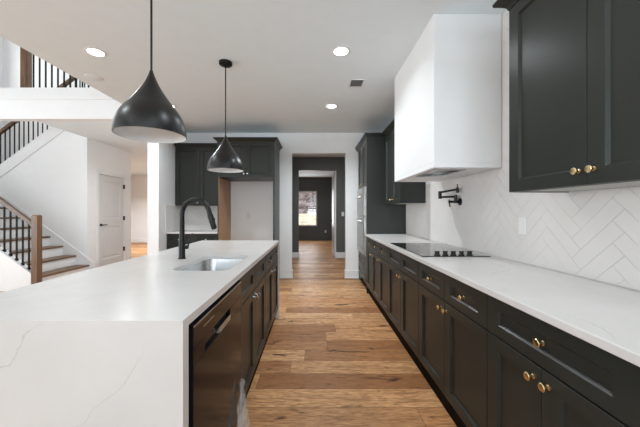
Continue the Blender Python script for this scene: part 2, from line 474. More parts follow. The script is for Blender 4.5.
base_cabinet(-0.2, 0.698, 2, 1, 'nearest dark base cabinet at the lower right corner')
mb = MB(); mb.box(0.781, XR - 0.009, -0.22, 4.365, 0.8855, 0.915, 0.003)
tag(mb.build('countertop', 'quartz', None, (1.1, 2.0, 0.8855)), 'long white quartz countertop on the right-hand base cabinets', 'countertop')

# ---- backsplash, herringbone tiles on grout
W = 0.0757
def clip(poly, r):
    a0, a1, b0, b1 = r
    for ax, val, sg in ((0, a0, 1), (0, a1, -1), (1, b0, 1), (1, b1, -1)):
        out = []
        for i in range(len(poly)):
            p, q = poly[i], poly[(i + 1) % len(poly)]
            ip, iq = sg * (p[ax] - val) >= 0, sg * (q[ax] - val) >= 0
            if ip: out.append(p)
            if ip != iq:
                k = (val - p[ax]) / (q[ax] - p[ax])
                out.append((p[0] + (q[0] - p[0]) * k, p[1] + (q[1] - p[1]) * k))
        poly = out
        if len(poly) < 3: return None
    ar = sum(poly[i][0] * poly[(i + 1) % len(poly)][1] - poly[(i + 1) % len(poly)][0] * poly[i][1] for i in range(len(poly)))
    return poly if abs(ar) > 4e-5 else None
def herring(mb, rects, a_org, z_org, place, t=0.006, gap=0.0012, n=4):
    s2 = math.sqrt(2)
    def mp(i, j): return (a_org + W * (-i + j) / s2, z_org - W * (i + j) / s2)
    amin = min(r[0] for r in rects); amax = max(r[1] for r in rects)
    zmin = min(r[2] for r in rects); zmax = max(r[3] for r in rects)
    N = int((amax - amin + zmax - zmin + abs(a_org) + 3) / W) + 10
    g = gap / 2 / W
    for k in range(-N, N):
        for p in range(-N // 8 - 2, N // 8 + 3):
            for (x0, y0, x1, y1) in ((k + 2 * n * p, k, k + 2 * n * p + n, k + 1), (k, k - 2 * n + 1 + 2 * n * p, k + 1, k - n + 1 + 2 * n * p)):
                c = mp((x0 + x1) / 2, (y0 + y1) / 2)
                if c[0] < amin - 0.3 or c[0] > amax + 0.3 or c[1] < zmin - 0.3 or c[1] > zmax + 0.3: continue
                q = [mp(x0 + g, y0 + g), mp(x1 - g, y0 + g), mp(x1 - g, y1 - g), mp(x0 + g, y1 - g)]
                for r in rects:
                    c = clip(q, r)
                    if c: mb.prism(c, 0.001, t, place)
R = [(-0.2, 4.37, 0.915, 1.366), (1.592, 3.6, 1.366, 1.60), (1.592, 2.136, 1.60, H)]
mb = MB()
for r in R: mb.box(XR - 0.0025, XR - 0.0005, r[0], r[1], r[2], r[3])
mb.mi = 1
herring(mb, R, 1.293, 1.0577, lambda a, b, t: (XR - 0.001 - t, a, b))
struct('wall_backsplash', mb, ['grout', 'tile'], 'white herringbone tile backsplash on the right wall')

# ---- near upper cabinet
def upper(y0, y1, label, far_side, near_side, z0=1.366, z1=2.385, zc=2.455, face=1.09, kn=0.06):
    t = thing('upper_cabinet', (1.25, (y0 + y1) / 2, z0), label, 'cabinet', 'upper cabinets on the right wall')
    mb = MB(); mb.box(face + 0.022, XR - 0.009, y0, y1, z0 + 0.012, z1)
    mb.box(face + 0.022, face + 0.04, y0, y1, z0, z0 + 0.012)
    mb.box(face + 0.04, XR - 0.009, y0, y0 + 0.018, z0, z0 + 0.012); mb.box(face + 0.04, XR - 0.009, y1 - 0.018, y1, z0, z0 + 0.012)
    mb.build('carcass', 'cab', t)
    mb = MB(); mb.box(face + 0.04, XR - 0.009, y0 + 0.018, y1 - 0.018, z0 + 0.004, z0 + 0.012)
    o = mb.build('bottom_panel', 'under', t); o['label'] = 'pale underside panel'
    F = FR(face + 0.02); w = (y1 - y0) / 2
    for i in range(2):
        a = y0 + i * w
        o = shaker(F, a, a + w, z0, z1, 'door', 'cab', t, s=0.07, r=0.062)
        knob(F, a + w - 0.032 if i == 0 else a + 0.032, z0 + kn, 0.02, o)
    mb = MB(); crown(mb, face, XR - 0.009, y0, min(y1, 4.335), z1, zc, 'x' + far_side + near_side)
    mb.build('crown_moulding', 'cab', t)
    return t
upper(0.682, 1.592, 'large dark two-door upper cabinet at the top right', 'Y', 'y')
upper(3.6, 4.36, 'small dark upper cabinet between the hood and the oven tower', '', 'y', zc=2.462)

# ---- range hood
t = thing('range_hood', (1.16, 2.66, 1.59), 'boxed white range hood reaching the ceiling above the cooktop', 'range hood')
HX, HY0, HY1, HZ = 0.90, 2.136, 3.18, 1.59
mb = MB()
IX0, IX1, IY0, IY1 = 0.95, 1.19, 2.22, 2.66
mb.box(HX, XR - 0.009, HY0, HY1, HZ + 0.04, H, 0.003)
mb.box(HX, IX0, HY0, HY1, HZ, HZ + 0.04, 0.003); mb.box(IX1, XR - 0.009, HY0, HY1, HZ, HZ + 0.04, 0.003)
mb.box(IX0, IX1, HY0, IY0, HZ, HZ + 0.04, 0.003); mb.box(IX0, IX1, IY1, HY1, HZ, HZ + 0.04, 0.003)
mb.build('hood_box', 'wall', t)
mb = MB()
mb.box(IX0, IX1, IY0, IY0 + 0.03, HZ - 0.006, HZ + 0.03); mb.box(IX0, IX1, IY1 - 0.03, IY1, HZ - 0.006, HZ + 0.03)
mb.box(IX0, IX0 + 0.03, IY0 + .03, IY1 - .03, HZ - 0.006, HZ + 0.03); mb.box(IX1 - 0.03, IX1, IY0 + .03, IY1 - .03, HZ - 0.006, HZ + 0.03)
ins = mb.build('hood_insert', 'steel', t)
for k in range(2):
    a = IY0 + 0.035 + k * 0.19
    mb = MB()
    for q in range(4): mb.box(IX0 + 0.035, IX1 - 0.035, a + q * 0.04, a + q * 0.04 + 0.022, HZ + 0.008, HZ + 0.016)
    mb.box(IX0 + 0.035, IX1 - 0.035, a, a + 0.18, HZ + 0.018, HZ + 0.022)
    mb.build('filter', 'steel', ins)

# ---- oven tower
t = thing('oven_tower_cabinet', (1.1, 4.78, 0), 'tall dark cabinet holding the double oven beside the hall opening', 'cabinet')
TY0, TY1 = 4.37, 5.196
mb = MB()
mb.box(FX + 0.0, XR - 0.003, TY0, TY0 + 0.022, 0.0, 2.39)
mb.box(FX + 0.022, XR - 0.003, TY1 - 0.022, TY1, 0.11, 2.39)
mb.box(FX + 0.022, XR - 0.003, TY0 + 0.022, TY1 - 0.022, 0.11, 0.552)
mb.box(FX + 0.022, XR - 0.003, TY0 + 0.022, TY1 - 0.022, 1.658, 2.39)
mb.box(XR - 0.04, XR - 0.003, TY0 + 0.022, TY1 - 0.022, 0.552, 1.658)
mb.box(FX, FX + 0.05, TY0 + 0.022, TY0 + 0.042, 0.552, 1.658); mb.box(FX, FX + 0.05, TY1 - 0.042, TY1, 0.552, 1.658)
mb.box(FX + 0.04, XR - 0.003, TY1, YB - 0.002, 0.0, 2.39)
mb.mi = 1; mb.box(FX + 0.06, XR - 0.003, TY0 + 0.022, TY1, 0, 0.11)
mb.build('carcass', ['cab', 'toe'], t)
F = FR(FX + 0.02)
wd = (TY1 - TY0 - 0.022) / 2
for i in range(2):
    a = TY0 + 0.022 + i * wd
    o = shaker(F, a, a + wd, 1.66, 2.388, 'door', 'cab', t, s=0.06)
    knob(F, a + wd - 0.03 if i == 0 else a + 0.03, 1.72, 0.02, o)
for v0, v1 in ((0.13, 0.335), (0.338, 0.548)):
    o = shaker(F, TY0 + 0.022, TY1, v0, v1, 'drawer', 'cab', t, s=0.06, r=0.05)
    for u in (TY0 + 0.24, TY1 - 0.22): knob(F, u, (v0 + v1) / 2, 0.011, o)
mb = MB(); crown(mb, FX, XR - 0.003, TY0, YB - 0.002, 2.39, 2.462, 'xy', 0.6)
mb.build('crown_moulding', 'cab', t)

t = thing('double_wall_oven', (1.1, 4.78, 0.56), 'stainless steel double wall oven built into the tall cabinet', 'oven')
OY0, OY1 = TY0 + 0.044, TY1 - 0.044
mb = MB(); mb.box(FX + 0.002, 1.37, OY0 + 0.01, OY1 - 0.01, 0.565, 1.645); mb.box(FX - 0.006, FX + 0.002, OY0, OY1, 0.556, 1.654, 0.002)
mb.build('housing', 'steel_l', t)
F = FR(FX - 0.006)
mb = MB(); mb.box(FX - 0.024, FX - 0.007, OY0, OY1, 1.555, 1.652, 0.003)
o = mb.build('control_panel', 'steel_l', t)
mb = MB(); mb.box(FX - 0.026, FX - 0.0245, OY0 + 0.2, OY1 - 0.2, 1.575, 1.635); mb.build('display', 'glass_black', o)
for z0, z1 in ((1.19, 1.548), (0.575, 1.165)):
    mb = MB(); mb.box(FX - 0.030, FX - 0.007, OY0, OY1, z0, z1, 0.004)
    o = mb.build('oven_door', 'steel_l', t)
    mb = MB(); mb.box(FX - 0.032, FX - 0.0305, OY0 + 0.09, OY1 - 0.09, z0 + 0.07, z1 - 0.11); mb.build('window', 'ovenglass', o)
    mb = MB(); zh = z1 - 0.05
    mb.tube([(FX - 0.075, OY0 + 0.04, zh), (FX - 0.075, OY1 - 0.04, zh)], 0.012)
    for y in (OY0 + 0.08, OY1 - 0.08): mb.tube([(FX - 0.030, y, zh), (FX - 0.07, y, zh)], 0.008)
    mb.build('handle', 'chrome', o)

# ---- cooktop
t = thing('cooktop', (1.08, 2.61, 0.915), 'black glass electric cooktop set in the right countertop', 'cooktop')
mb = MB(); mb.box(0.822, 1.34, 2.156, 3.066, 0.9155, 0.922, 0.002)
g = mb.build('glass_top', 'glass_black', t)
for i, x in enumerate((0.955, 1.017, 1.080, 1.143, 1.206)):
    mb = MB(); mb.lathe((x, 2.205, 0.922), (0, 0, 1), [(0, 0.024), (0.004, 0.024), (0.006, 0.017), (0.022, 0.0165), (0.025, 0.014)], 22)
    k = mb.build('knob', 'blackmatte', t)
    mb = MB(); mb.box(x - 0.020, x + 0.020, 2.200, 2.210, 0.9475, 0.953, 0.002); mb.build('grip', 'blackmatte', k)
for cx, cy, r in ((0.96, 2.42, 0.08), (0.96, 2.86, 0.10), (1.2, 2.42, 0.09), (1.2, 2.86, 0.075), (1.08, 2.64, 0.11)):
    mb = MB()
    a = [(cx + r * math.cos(q * PI / 24), cy + r * math.sin(q * PI / 24), 0.9221) for q in range(48)]
    b = [(cx + (r - .003) * math.cos(q * PI / 24), cy + (r - .003) * math.sin(q * PI / 24), 0.9221) for q in range(48)]
    mb.loft([a, b], False, False); mb.build('burner_ring', 'slot', t)

# ---- pot filler
PY, PZ = 2.745, 1.354
t = thing('pot_filler', (XR - 0.008, PY, PZ), 'black folding pot filler tap on the tiles above the cooktop', 'tap')
mb = MB(); mb.lathe((XR - 0.0085, PY, PZ), (-1, 0, 0), [(0, 0.034), (0.008, 0.034), (0.012, 0.028), (0.013, 0.014), (0.05, 0.014)], 24); mb.build('wall_flange', 'blackmatte', t)
mb = MB(); mb.tube([(XR - 0.05, PY, PZ), (XR - 0.115, PY, PZ)], 0.011); mb.tube([(XR - 0.052, PY, PZ - 0.012), (XR - 0.052, PY, PZ + 0.065)], 0.016)
mb.build('valve_body', 'blackmatte', t)
mb = MB(); mb.tube([(XR - 0.11, PY, PZ), (XR - 0.118, PY, PZ)], 0.015); mb.bar((XR - 0.114, PY, PZ + 0.02), (XR - 0.112, PY - 0.01, PZ - 0.05), 0.008, 0.008, (0, 1, 0)); mb.build('lever', 'blackmatte', t)
mb = MB(); mb.tube([(XR - 0.052, PY, PZ + 0.05), (XR - 0.160, PY + 0.10, PZ + 0.05)], 0.0105)
mb.build('arm', 'blackmatte', t)
mb = MB(); mb.tube([(XR - 0.160, PY + 0.10, PZ + 0.034), (XR - 0.160, PY + 0.10, PZ + 0.108)], 0.0165); mb.build('elbow', 'blackmatte', t)
mb = MB(); mb.tube([(XR - 0.160, PY + 0.10, PZ + 0.097), (XR - 0.050, PY - 0.03, PZ + 0.118)], 0.0105); mb.build('arm', 'blackmatte', t)
mb = MB(); mb.tube([(XR - 0.050, PY - 0.03, PZ + 0.085), (XR - 0.050, PY - 0.03, PZ + 0.135)], 0.013); mb.tube([(XR - 0.050, PY - 0.03, PZ + 0.135), (XR - 0.050, PY - 0.03, PZ + 0.168)], 0.005)
mb.build('spout', 'blackmatte', t)

# ---- wall plates
def plate(name, F, u, v, label, slots=2, cat='outlet', w=0.07, h=0.115, group=None):
    p = F(u, v, 0)
    t = thing(name, p, label, cat, group)
    def pb(mb, u0, u1, v0, v1, d0, d1, bev=0):
        mb.quadbox([F(u0, v0, d0), F(u1, v0, d0), F(u1, v1, d0), F(u0, v1, d0), F(u0, v0, d1), F(u1, v0, d1), F(u1, v1, d1), F(u0, v1, d1)], bev)
    mb = MB(); pb(mb, u - w / 2, u + w / 2, v - h / 2, v + h / 2, 0, 0.005, 0.0015); mb.build('plate', 'plate', t)
    mb = MB(); pb(mb, u - 0.017, u + 0.017, v - 0.034, v + 0.034, 0.005, 0.0075, 0.0008); s = mb.build('insert', 'plate', t)
    if slots:
        for dz in (-0.018, 0.018):
            for du in (-0.006, 0.006):
                mb = MB(); pb(mb, u + du - 0.001, u + du + 0.001, v + dz - 0.004, v + dz + 0.004, 0.0074, 0.0078)
                mb.build('slot', 'slot', s)
    return t
plate('light_switch', FR(XR - 0.0075), 1.926, 1.163, 'white switch plate on the tiles below the near upper cabinet', 0, 'light switch')
plate('light_switch', FB(7.749), 0.785, 1.19, 'white switch plate on the charcoal hall wall', 0, 'light switch')
plate('wall_outlet', FB(12.39), 0.5, 0.39, 'white outlet low on the charcoal end wall right of the window')
plate('wall_outlet', FB(YB - 0.001), -1.24, 1.18, 'white outlet inside the empty refrigerator alcove')

# ---- back wall cabinets
CX0, CX1 = XP + 0.009, -1.596
t = thing('wall_cabinet', ((CX0 + CX1) / 2, 5.2, 1.366), 'dark two-door wall cabinet left of the refrigerator alcove', 'cabinet')
mb = MB(); mb.box(CX0, CX1, 5.10, YB - 0.008, 1.366, 2.40); mb.build('carcass', 'cab', t)
F = FB(5.10); w = (CX1 - CX0) / 2
for i in range(2):
    a = CX0 + i * w
    o = shaker(F, a, a + w, 1.366, 2.40, 'door', 'cab', t, s=0.065, r=0.06)
    knob(F, a + w - 0.03 if i == 0 else a + 0.03, 1.42, 0.02, o, 'steel')
mb = MB(); crown(mb, CX0, CX1 - 0.06, 5.08, YB - 0.008, 2.40, 2.47, 'y'); mb.build('crown_moulding', 'cab', t)
t = thing('bar_base_cabinet', ((CX0 + CX1) / 2, 5.1, 0), 'dark base cabinet against the back wall behind the island', 'cabinet')
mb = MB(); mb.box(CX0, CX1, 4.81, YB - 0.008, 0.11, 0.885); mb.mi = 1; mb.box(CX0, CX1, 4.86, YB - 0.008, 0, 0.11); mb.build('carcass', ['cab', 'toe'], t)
F = FB(4.81)
for i in range(2):
    a = CX0 + i * w
    o = shaker(F, a, a + w, 0.705, 0.874, 'drawer', 'cab', t, s=0.065, r=0.05); knob(F, a + w / 2, 0.79, 0.011, o, 'steel')
    o = shaker(F, a, a + w, 0.115, 0.701, 'door', 'cab', t, s=0.065); knob(F, a + w - 0.03 if i == 0 else a + 0.03, 0.65, 0.02, o, 'steel')
mb = MB(); mb.box(CX0, CX1 - 0.003, 4.765, YB - 0.009, 0.8855, 0.915, 0.003)
tag(mb.build('countertop', 'quartz', None, (-2.04, 5.07, 0.8855)), 'short white countertop on the back wall behind the island', 'countertop')
mb = MB()
mb.box(XP, -1.596, YB - 0.0025, YB - 0.0005, 0.915, 1.366); mb.box(XP + 0.0005, XP + 0.0025, 4.77, YB - 0.0025, 0.915, 1.366)
mb.mi = 1
herring(mb, [(XP + 0.006, -1.596, 0.915, 1.366)], -2.0, 1.06, lambda a, b, t: (a, YB - 0.001 - t, b))
herring(mb, [(4.77, YB - 0.006, 0.915, 1.366)], 5.0, 1.06, lambda a, b, t: (XP + 0.001 + t, a, b))
struct('wall_backsplash_back', mb, ['grout', 'tile'], 'white herringbone tiles behind the short counter')

t = thing('refrigerator_surround', (-1.12, 5.0, 0), 'tall dark cabinet framing an empty white refrigerator alcove', 'cabinet')
FY = 4.70
mb = MB(); mb.box(-1.594, -1.578, FY, YB - 0.002, 0, 2.40); s = mb.build('side_panel', 'cab', t)
mb = MB(); mb.box(-1.578, -1.574, FY + 0.002, YB - 0.002, 0.0, 1.826); o = mb.build('veneer', 'ply', s); o['label'] = 'bare tan wood inner face'
mb = MB(); mb.box(-0.677, -0.652, FY, YB - 0.002, 0, 2.40); mb.build('side_panel', 'cab', t)
mb = MB(); mb.box(-1.578, -0.677, FY + 0.022, YB - 0.002, 1.828, 2.40); mb.build('carcass', 'cab', t)
F = FB(FY + 0.02); w = (1.578 - 0.677) / 2
for i in range(2):
    a = -1.578 + i * w
    o = shaker(F, a, a + w, 1.828, 2.40, 'door', 'cab', t, s=0.065, r=0.06)
    knob(F, a + w - 0.03 if i == 0 else a + 0.03, 1.885, 0.02, o, 'steel')
mb = MB(); crown(mb, -1.594, -0.652, FY, YB - 0.002, 2.4005, 2.475, 'xXy'); mb.build('crown_moulding', 'cab', t)

# ---- island
IX, IL, IN, IF = -0.414, -1.335, 0.899, 3.395
def rrect(x0, x1, y0, y1, r, z, n=6):
    P = []
    for cx, cy, a0 in ((x1 - r, y1 - r, 0), (x0 + r, y1 - r, 90), (x0 + r, y0 + r, 180), (x1 - r, y0 + r, 270)):
        for k in range(n + 1):
            a = math.radians(a0 + 90 * k / n); P.append((cx + r * math.cos(a), cy + r * math.sin(a), z))
    return P
SX0, SX1, SY0, SY1 = -0.845, -0.505, 1.655, 2.255
mb = MB(); bm = mb.bm
outer = [bm.verts.new(p) for p in ((IL, IN, 0.915), (IX, IN, 0.915), (IX, IF, 0.915), (IL, IF, 0.915))]
inner = [bm.verts.new(p) for p in rrect(SX0, SX1, SY0, SY1, 0.07, 0.915)]
ed = [bm.edges.new((l[i], l[(i + 1) % len(l)])) for l in (outer, inner) for i in range(len(l))]
bmesh.ops.triangle_fill(bm, use_beauty=True, use_dissolve=False, edges=ed)
r = bmesh.ops.extrude_face_region(bm, geom=list(bm.faces))
bmesh.ops.translate(bm, verts=[v for v in r['geom'] if isinstance(v, bmesh.types.BMVert)], vec=(0, 0, -0.03))
mb.box(IL, IX, IN, IN + 0.04, 0, 0.8849); mb.box(IL, IX, IF - 0.04, IF, 0, 0.8849)
tag(mb.build('waterfall_countertop', 'quartz', None, (-0.875, 2.147, 0)), 'white veined quartz island top with waterfall ends', 'countertop')
def island_door(t, y0, y1, z0, z1, name, kn, r=0.058):
    o = shaker(FI(-0.445), y0, y1, z0, z1, name, 'cab', t, s=0.065, r=r)
    for (u, v, d) in kn: knob(FI(-0.445), u, v, d, o, 'steel')
def open_carcass(y0, y1, t):
    mb = MB(); x0, x1 = -1.03, -0.447
    mb.box(x0, x1, y0, y0 + 0.018, 0.11, 0.882); mb.box(x0, x1, y1 - 0.018, y1, 0.11, 0.882)
    mb.box(x0, x0 + 0.012, y0 + .018, y1 - .018, 0.11, 0.882); mb.box(x0 + .012, x1, y0 + .018, y1 - .018, 0.11, 0.13)
    mb.box(x1 - 0.02, x1, y0 + .018, y1 - .018, 0.69, 0.882)
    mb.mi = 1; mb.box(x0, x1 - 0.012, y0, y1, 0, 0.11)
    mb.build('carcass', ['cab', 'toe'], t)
t = thing('island_sink_cabinet', (-0.73, 2.05, 0), 'dark island cabinet under the sink, two doors beside the dishwasher', 'cabinet', 'island cabinets')
open_carcass(1.615, 2.485, t)
island_door(t, 1.615, 2.05, 0.705, 0.874, 'false_drawer_front', [], 0.05); island_door(t, 2.05, 2.485, 0.705, 0.874, 'false_drawer_front', [], 0.05)
island_door(t, 1.615, 2.05, 0.115, 0.701, 'door', [(2.015, 0.653, 0.02)]); island_door(t, 2.05, 2.485, 0.115, 0.701, 'door', [(2.085, 0.653, 0.02)])
t = thing('island_drawer_cabinet', (-0.73, 2.92, 0), 'dark island cabinet at the far end with drawers over doors', 'cabinet', 'island cabinets')
open_carcass(2.49, 3.352, t)
for y0, y1, s in ((2.49, 2.92, 1), (2.92, 3.352, -1)):
    island_door(t, y0, y1, 0.705, 0.874, 'drawer', [((y0 + y1) / 2, 0.79, 0.011)], 0.05)
    island_door(t, y0, y1, 0.115, 0.701, 'door', [(y1 - 0.035 if s > 0 else y0 + 0.035, 0.653, 0.02)])
mb = MB(); mb.box(-1.052, -1.033, IN + 0.042, IF - 0.042, 0, 0.884)
tag(mb.build('island_back_panel', 'cab', None, (-1.04, 2.147, 0)), 'dark panel closing the seating side of the island', 'panel')

# dishwasher
t = thing('dishwasher', (-0.72, 1.29, 0), 'black stainless dishwasher at the near end of the island', 'dishwasher')
DWX = -0.412; A, B = 0.972, 1.610
mb = MB(); mb.box(-1.02, -0.46, A, B, 0.10, 0.866); mb.box(-1.02, -0.50, A, B, 0, 0.10); mb.build('tub', 'toe', t)
HY0, HY1, HZ0, HZ1 = 1.075, 1.40, 0.73, 0.785
mb = MB()
mb.box(-0.452, DWX, A, B, HZ1, 0.868, 0.002); mb.box(-0.452, DWX, A, B, 0.115, HZ0, 0.002)
mb.box(-0.452, DWX, A, HY0, HZ0, HZ1); mb.box(-0.452, DWX, HY1, B, HZ0, HZ1)
mb.box(-0.438, -0.424, HY0 - 0.01, HY1 + 0.01, HZ0 - 0.01, HZ1 + 0.01)
o = mb.build('door', 'blacksteel', t)
mb = MB(); mb.quadbox([(-0.4235, 1.24, HZ0), (-0.4235, HY1, HZ0), (DWX + 0.001, HY1, HZ0), (DWX + 0.001, 1.24, HZ0), (-0.4235, 1.24, HZ0 + 0.01), (-0.4235, HY1, HZ0 + 0.01), (DWX + 0.001, HY1, HZ0 + 0.026), (DWX + 0.001, 1.24, HZ0 + 0.026)])
l = mb.build('handle', 'steel_l', o); l['label'] = 'bright steel pocket handle'
mb = MB(); mb.box(DWX, DWX + 0.0006, 1.06, 1.17, 0.829, 0.835); mb.build('badge', 'steel', o)
mb = MB(); mb.box(DWX, DWX + 0.0035, A, B, 0.862, 0.868, 0.001); mb.build('edge_strip', 'steel', o)

# crumpled protective film hanging from the dishwasher's lower corner
mb = MB(); random.seed(3); rows = []
NU, NV = 12, 16
for j in range(NV + 1):
    v = j / NV; rw = []
    for i in range(NU + 1):
        u = i / NU
        y = 1.44 + 0.15 * u + 0.03 * math.sin(v * 5) * (1 - u)
        z = 0.345 - 0.33 * v - 0.10 * abs(u - 0.75) * (1 - v) * 2
        x = DWX + 0.008 + 0.012 + 0.03 * v * u + 0.008 * math.sin(u * 17 + v * 5) + random.uniform(-0.006, 0.006)
        rw.append((x, y + random.uniform(-0.008, 0.008), max(0.004, z + random.uniform(-0.008, 0.008))))
    rows.append(rw)
mb.loft(rows, False, False, False)
o = mb.build('plastic_film', 'film', None, (DWX + 0.03, 1.5, 0.0))
so = o.modifiers.new('thickness', 'SOLIDIFY'); so.thickness = 0.0006
tag(o, 'crumpled clear plastic film hanging off the lower corner of the dishwasher', 'plastic film')

# sink
t = thing('sink', (-0.683, 1.945, 0.66), 'stainless steel undermount sink in the island top', 'sink')
mb = MB(); mb.smooth = True
seq = [(-0.014, 0.8848), (-0.004, 0.8848), (-0.001, 0.875), (0.004, 0.70), (0.012, 0.68), (0.03, 0.668)]
R_ = [rrect(SX0 + a, SX1 - a, SY0 + a, SY1 - a, 0.07 - a * 0.6, z) for a, z in seq]
R2 = [rrect(SX0 + a - 0.002, SX1 - a + 0.002, SY0 + a - 0.002, SY1 - a + 0.002, 0.07 - a * 0.6, z - 0.003) for a, z in seq]
mb.loft(R2[::-1] + R_, True, True)
mb.build('bowl', 'steel', t)
mb = MB(); mb.lathe((-0.683, 1.945, 0.6685), (0, 0, 1), [(0, 0.045), (0.003, 0.045), (0.004, 0.036), (0.001, 0.03)], 24); mb.build('drain', 'chrome', t)

# faucet
FXX, FYY = -0.965, 2.079
t = thing('kitchen_faucet', (FXX, FYY, 0.9155), 'tall matte black gooseneck faucet behind the island sink', 'faucet')
mb = MB(); mb.lathe((FXX, FYY, 0.9155), (0, 0, 1), [(0, 0.029), (0.006, 0.029), (0.009, 0.023), (0.15, 0.021), (0.152, 0.018)], 24); mb.build('base', 'blackmatte', t)
RA = 0.1; pts = [(FXX, FYY, 1.06), (FXX, FYY, 1.24)]
for k in range(1, 13):
    a = PI * k / 12 * 0.94
    pts.append((FXX + RA - RA * math.cos(a), FYY, 1.24 + 0.105 * math.sin(a)))
e = Vector(pts[-1]); d = (Vector(pts[-1]) - Vector(pts[-2])).normalized()
mb = MB(); mb.tube(pts + [tuple(e + d * 0.02)], 0.0175, 18); mb.build('gooseneck', 'blackmatte', t)
mb = MB(); mb.tube([tuple(e + d * 0.02), tuple(e + d * 0.03), tuple(e + d * 0.13), tuple(e + d * 0.135)], [0.0185, 0.021, 0.0195, 0.016], 18); s = mb.build('spray_head', 'blackmatte', t)
mb = MB(); c = e + d * 0.07; mb.box(c.x + 0.014, c.x + 0.022, FYY - 0.006, FYY + 0.006, c.z - 0.02, c.z + 0.02, 0.002); mb.build('button', 'blackmatte', s)
mb = MB(); mb.tube([(FXX + 0.015, FYY, 1.0), (FXX + 0.045, FYY, 1.0)], 0.014); mb.tube([(FXX + 0.04, FYY, 1.0), (FXX + 0.056, FYY, 1.04), (FXX + 0.078, FYY, 1.10)], [0.006, 0.006, 0.005]); mb.build('lever', 'blackmatte', t)

# ---- pendants
def pendant(x, y, label, zr=1.668):
    t = thing('pendant_lamp', (x, y, zr), label, 'pendant lamp', 'black pendants over the island')
    mb = MB(); mb.lathe((x, y, H - 0.0005), (0, 0, -1), [(0, 0.064), (0.022, 0.064), (0.027, 0.058), (0.028, 0.01)], 28); mb.build('canopy', 'blackmatte', t)
    mb = MB(); mb.tube([(x, y, H - 0.028), (x, y, zr + 0.345)], 0.0055, 10); mb.build('rod', 'blackmatte', t)
    P = [(0, .008), (.05, .013), (.1, .020), (.2, .035), (.3, .054), (.4, .077), (.5, .102), (.6, .129), (.7, .151), (.8, .165), (.9, .1725), (1, .1745)]
    hgt = 0.35
    mb = MB(); mb.smooth = True; n = 56
    def rg(rr, z): return [(x + rr * math.cos(2 * PI * k / n), y + rr * math.sin(2 * PI * k / n), z) for k in range(n)]
    # resample smoothly
    Q = []
    for i in range(len(P) - 1):
        p0, p1, p2, p3 = P[max(i - 1, 0)], P[i], P[i + 1], P[min(i + 2, len(P) - 1)]
        for s in range(4):
            u = s / 4
            f = lambda a, b, c, d: 0.5 * (2 * b + (c - a) * u + (2 * a - 5 * b + 4 * c - d) * u * u + (3 * b - a - 3 * c + d) * u ** 3)
            Q.append((p1[0] + (p2[0] - p1[0]) * u, f(p0[1], p1[1], p2[1], p3[1])))
    Q.append(P[-1])
    mb.loft([rg(r, zr + hgt * (1 - q)) for q, r in Q] + [rg(0.1715, zr)], True, False)
    s = mb.build('shade', 'pendant', t)
    mb = MB(); mb.smooth = True
    mb.loft([rg(max(r - 0.003, 0.004), zr + hgt * (1 - q) - (0.004 if q < 0.9 else 0) + 0.0002) for q, r in Q if q > 0.1], True, False)
    l = mb.build('lining', 'pendant_in', s); l['label'] = 'white inside of shade'
    mb = MB(); mb.lathe((x, y, zr + 0.30), (0, 0, -1), [(0, 0.018), (0.06, 0.018), (0.062, 0.014)], 16); mb.build('socket', 'plate', t)
pendant(-0.876, 1.532, 'nearer black bell pendant lamp above the near half of the island')
pendant(-0.880, 2.831, 'farther black bell pendant lamp in front of the back cabinets')

# ---- ceiling fittings
def can(x, y, label, z=H, power=None, group='recessed ceiling lights'):
    t = thing('recessed_light', (x, y, z), label, 'ceiling light', group)
    mb = MB(); mb.lathe((x, y, z - 0.0003), (0, 0, -1), [(0, 0.085), (0.003, 0.085), (0.006, 0.072), (0.0062, 0.066)], 32); mb.build('trim_ring', 'trim', t)
    mb = MB(); mb.lathe((x, y, z - 0.0066), (0, 0, -1), [(0, 0.064), (0.0015, 0.064)], 32); mb.build('lens', 'lens', t)
    l = bpy.data.lights.new('downlight_glow', 'AREA'); l.shape = 'DISK'; l.size = 0.12; l.energy = CAN_W if power is None else power
    l.color = (0.88, 0.955, 1); l.spread = math.radians(145)
    o = bpy.data.objects.new('downlight_glow', l); COL.objects.link(o); o.parent = t; o.location = (0, 0, -0.011)
can(0.25, 2.63, 'round recessed light in the ceiling between the hood and the far pendant')
can(0.246, 4.0, 'round recessed light in the ceiling nearest the hall opening', power=18)
can(-2.03, 2.647, 'round recessed light in the ceiling left of the near pendant')
can(-2.03, 4.0, 'round recessed light in the ceiling behind the near pendant', power=9)
can(0.25, 1.26, 'round recessed light in the ceiling above the aisle beside the camera')
can(-2.03, 1.26, 'round recessed light in the ceiling over the near left of the island')
can(0.25, -0.11, 'round recessed light in the ceiling behind the viewpoint, aisle side')
can(-2.03, -0.11, 'round recessed light in the ceiling behind the viewpoint, foyer side')
can(0.1, 6.6, 'added unseen recessed fill light in the hall ceiling', power=9)  # lamp added to light the charcoal hall, out of view
can(0.1, 10.0, 'added unseen recessed fill light in the study ceiling', power=16)  # added fill for the study, out of view
can(-5.4, 9.4, 'added unseen recessed fill light in the foyer hall ceiling', power=75)  # strong lamp added to brighten the foyer end wall
can(-3.3, 5.0, 'added recessed fill light for the closet wall, hidden behind the near pendant', power=12)  # lamp added to brighten the closet wall, kept behind the pendant shade

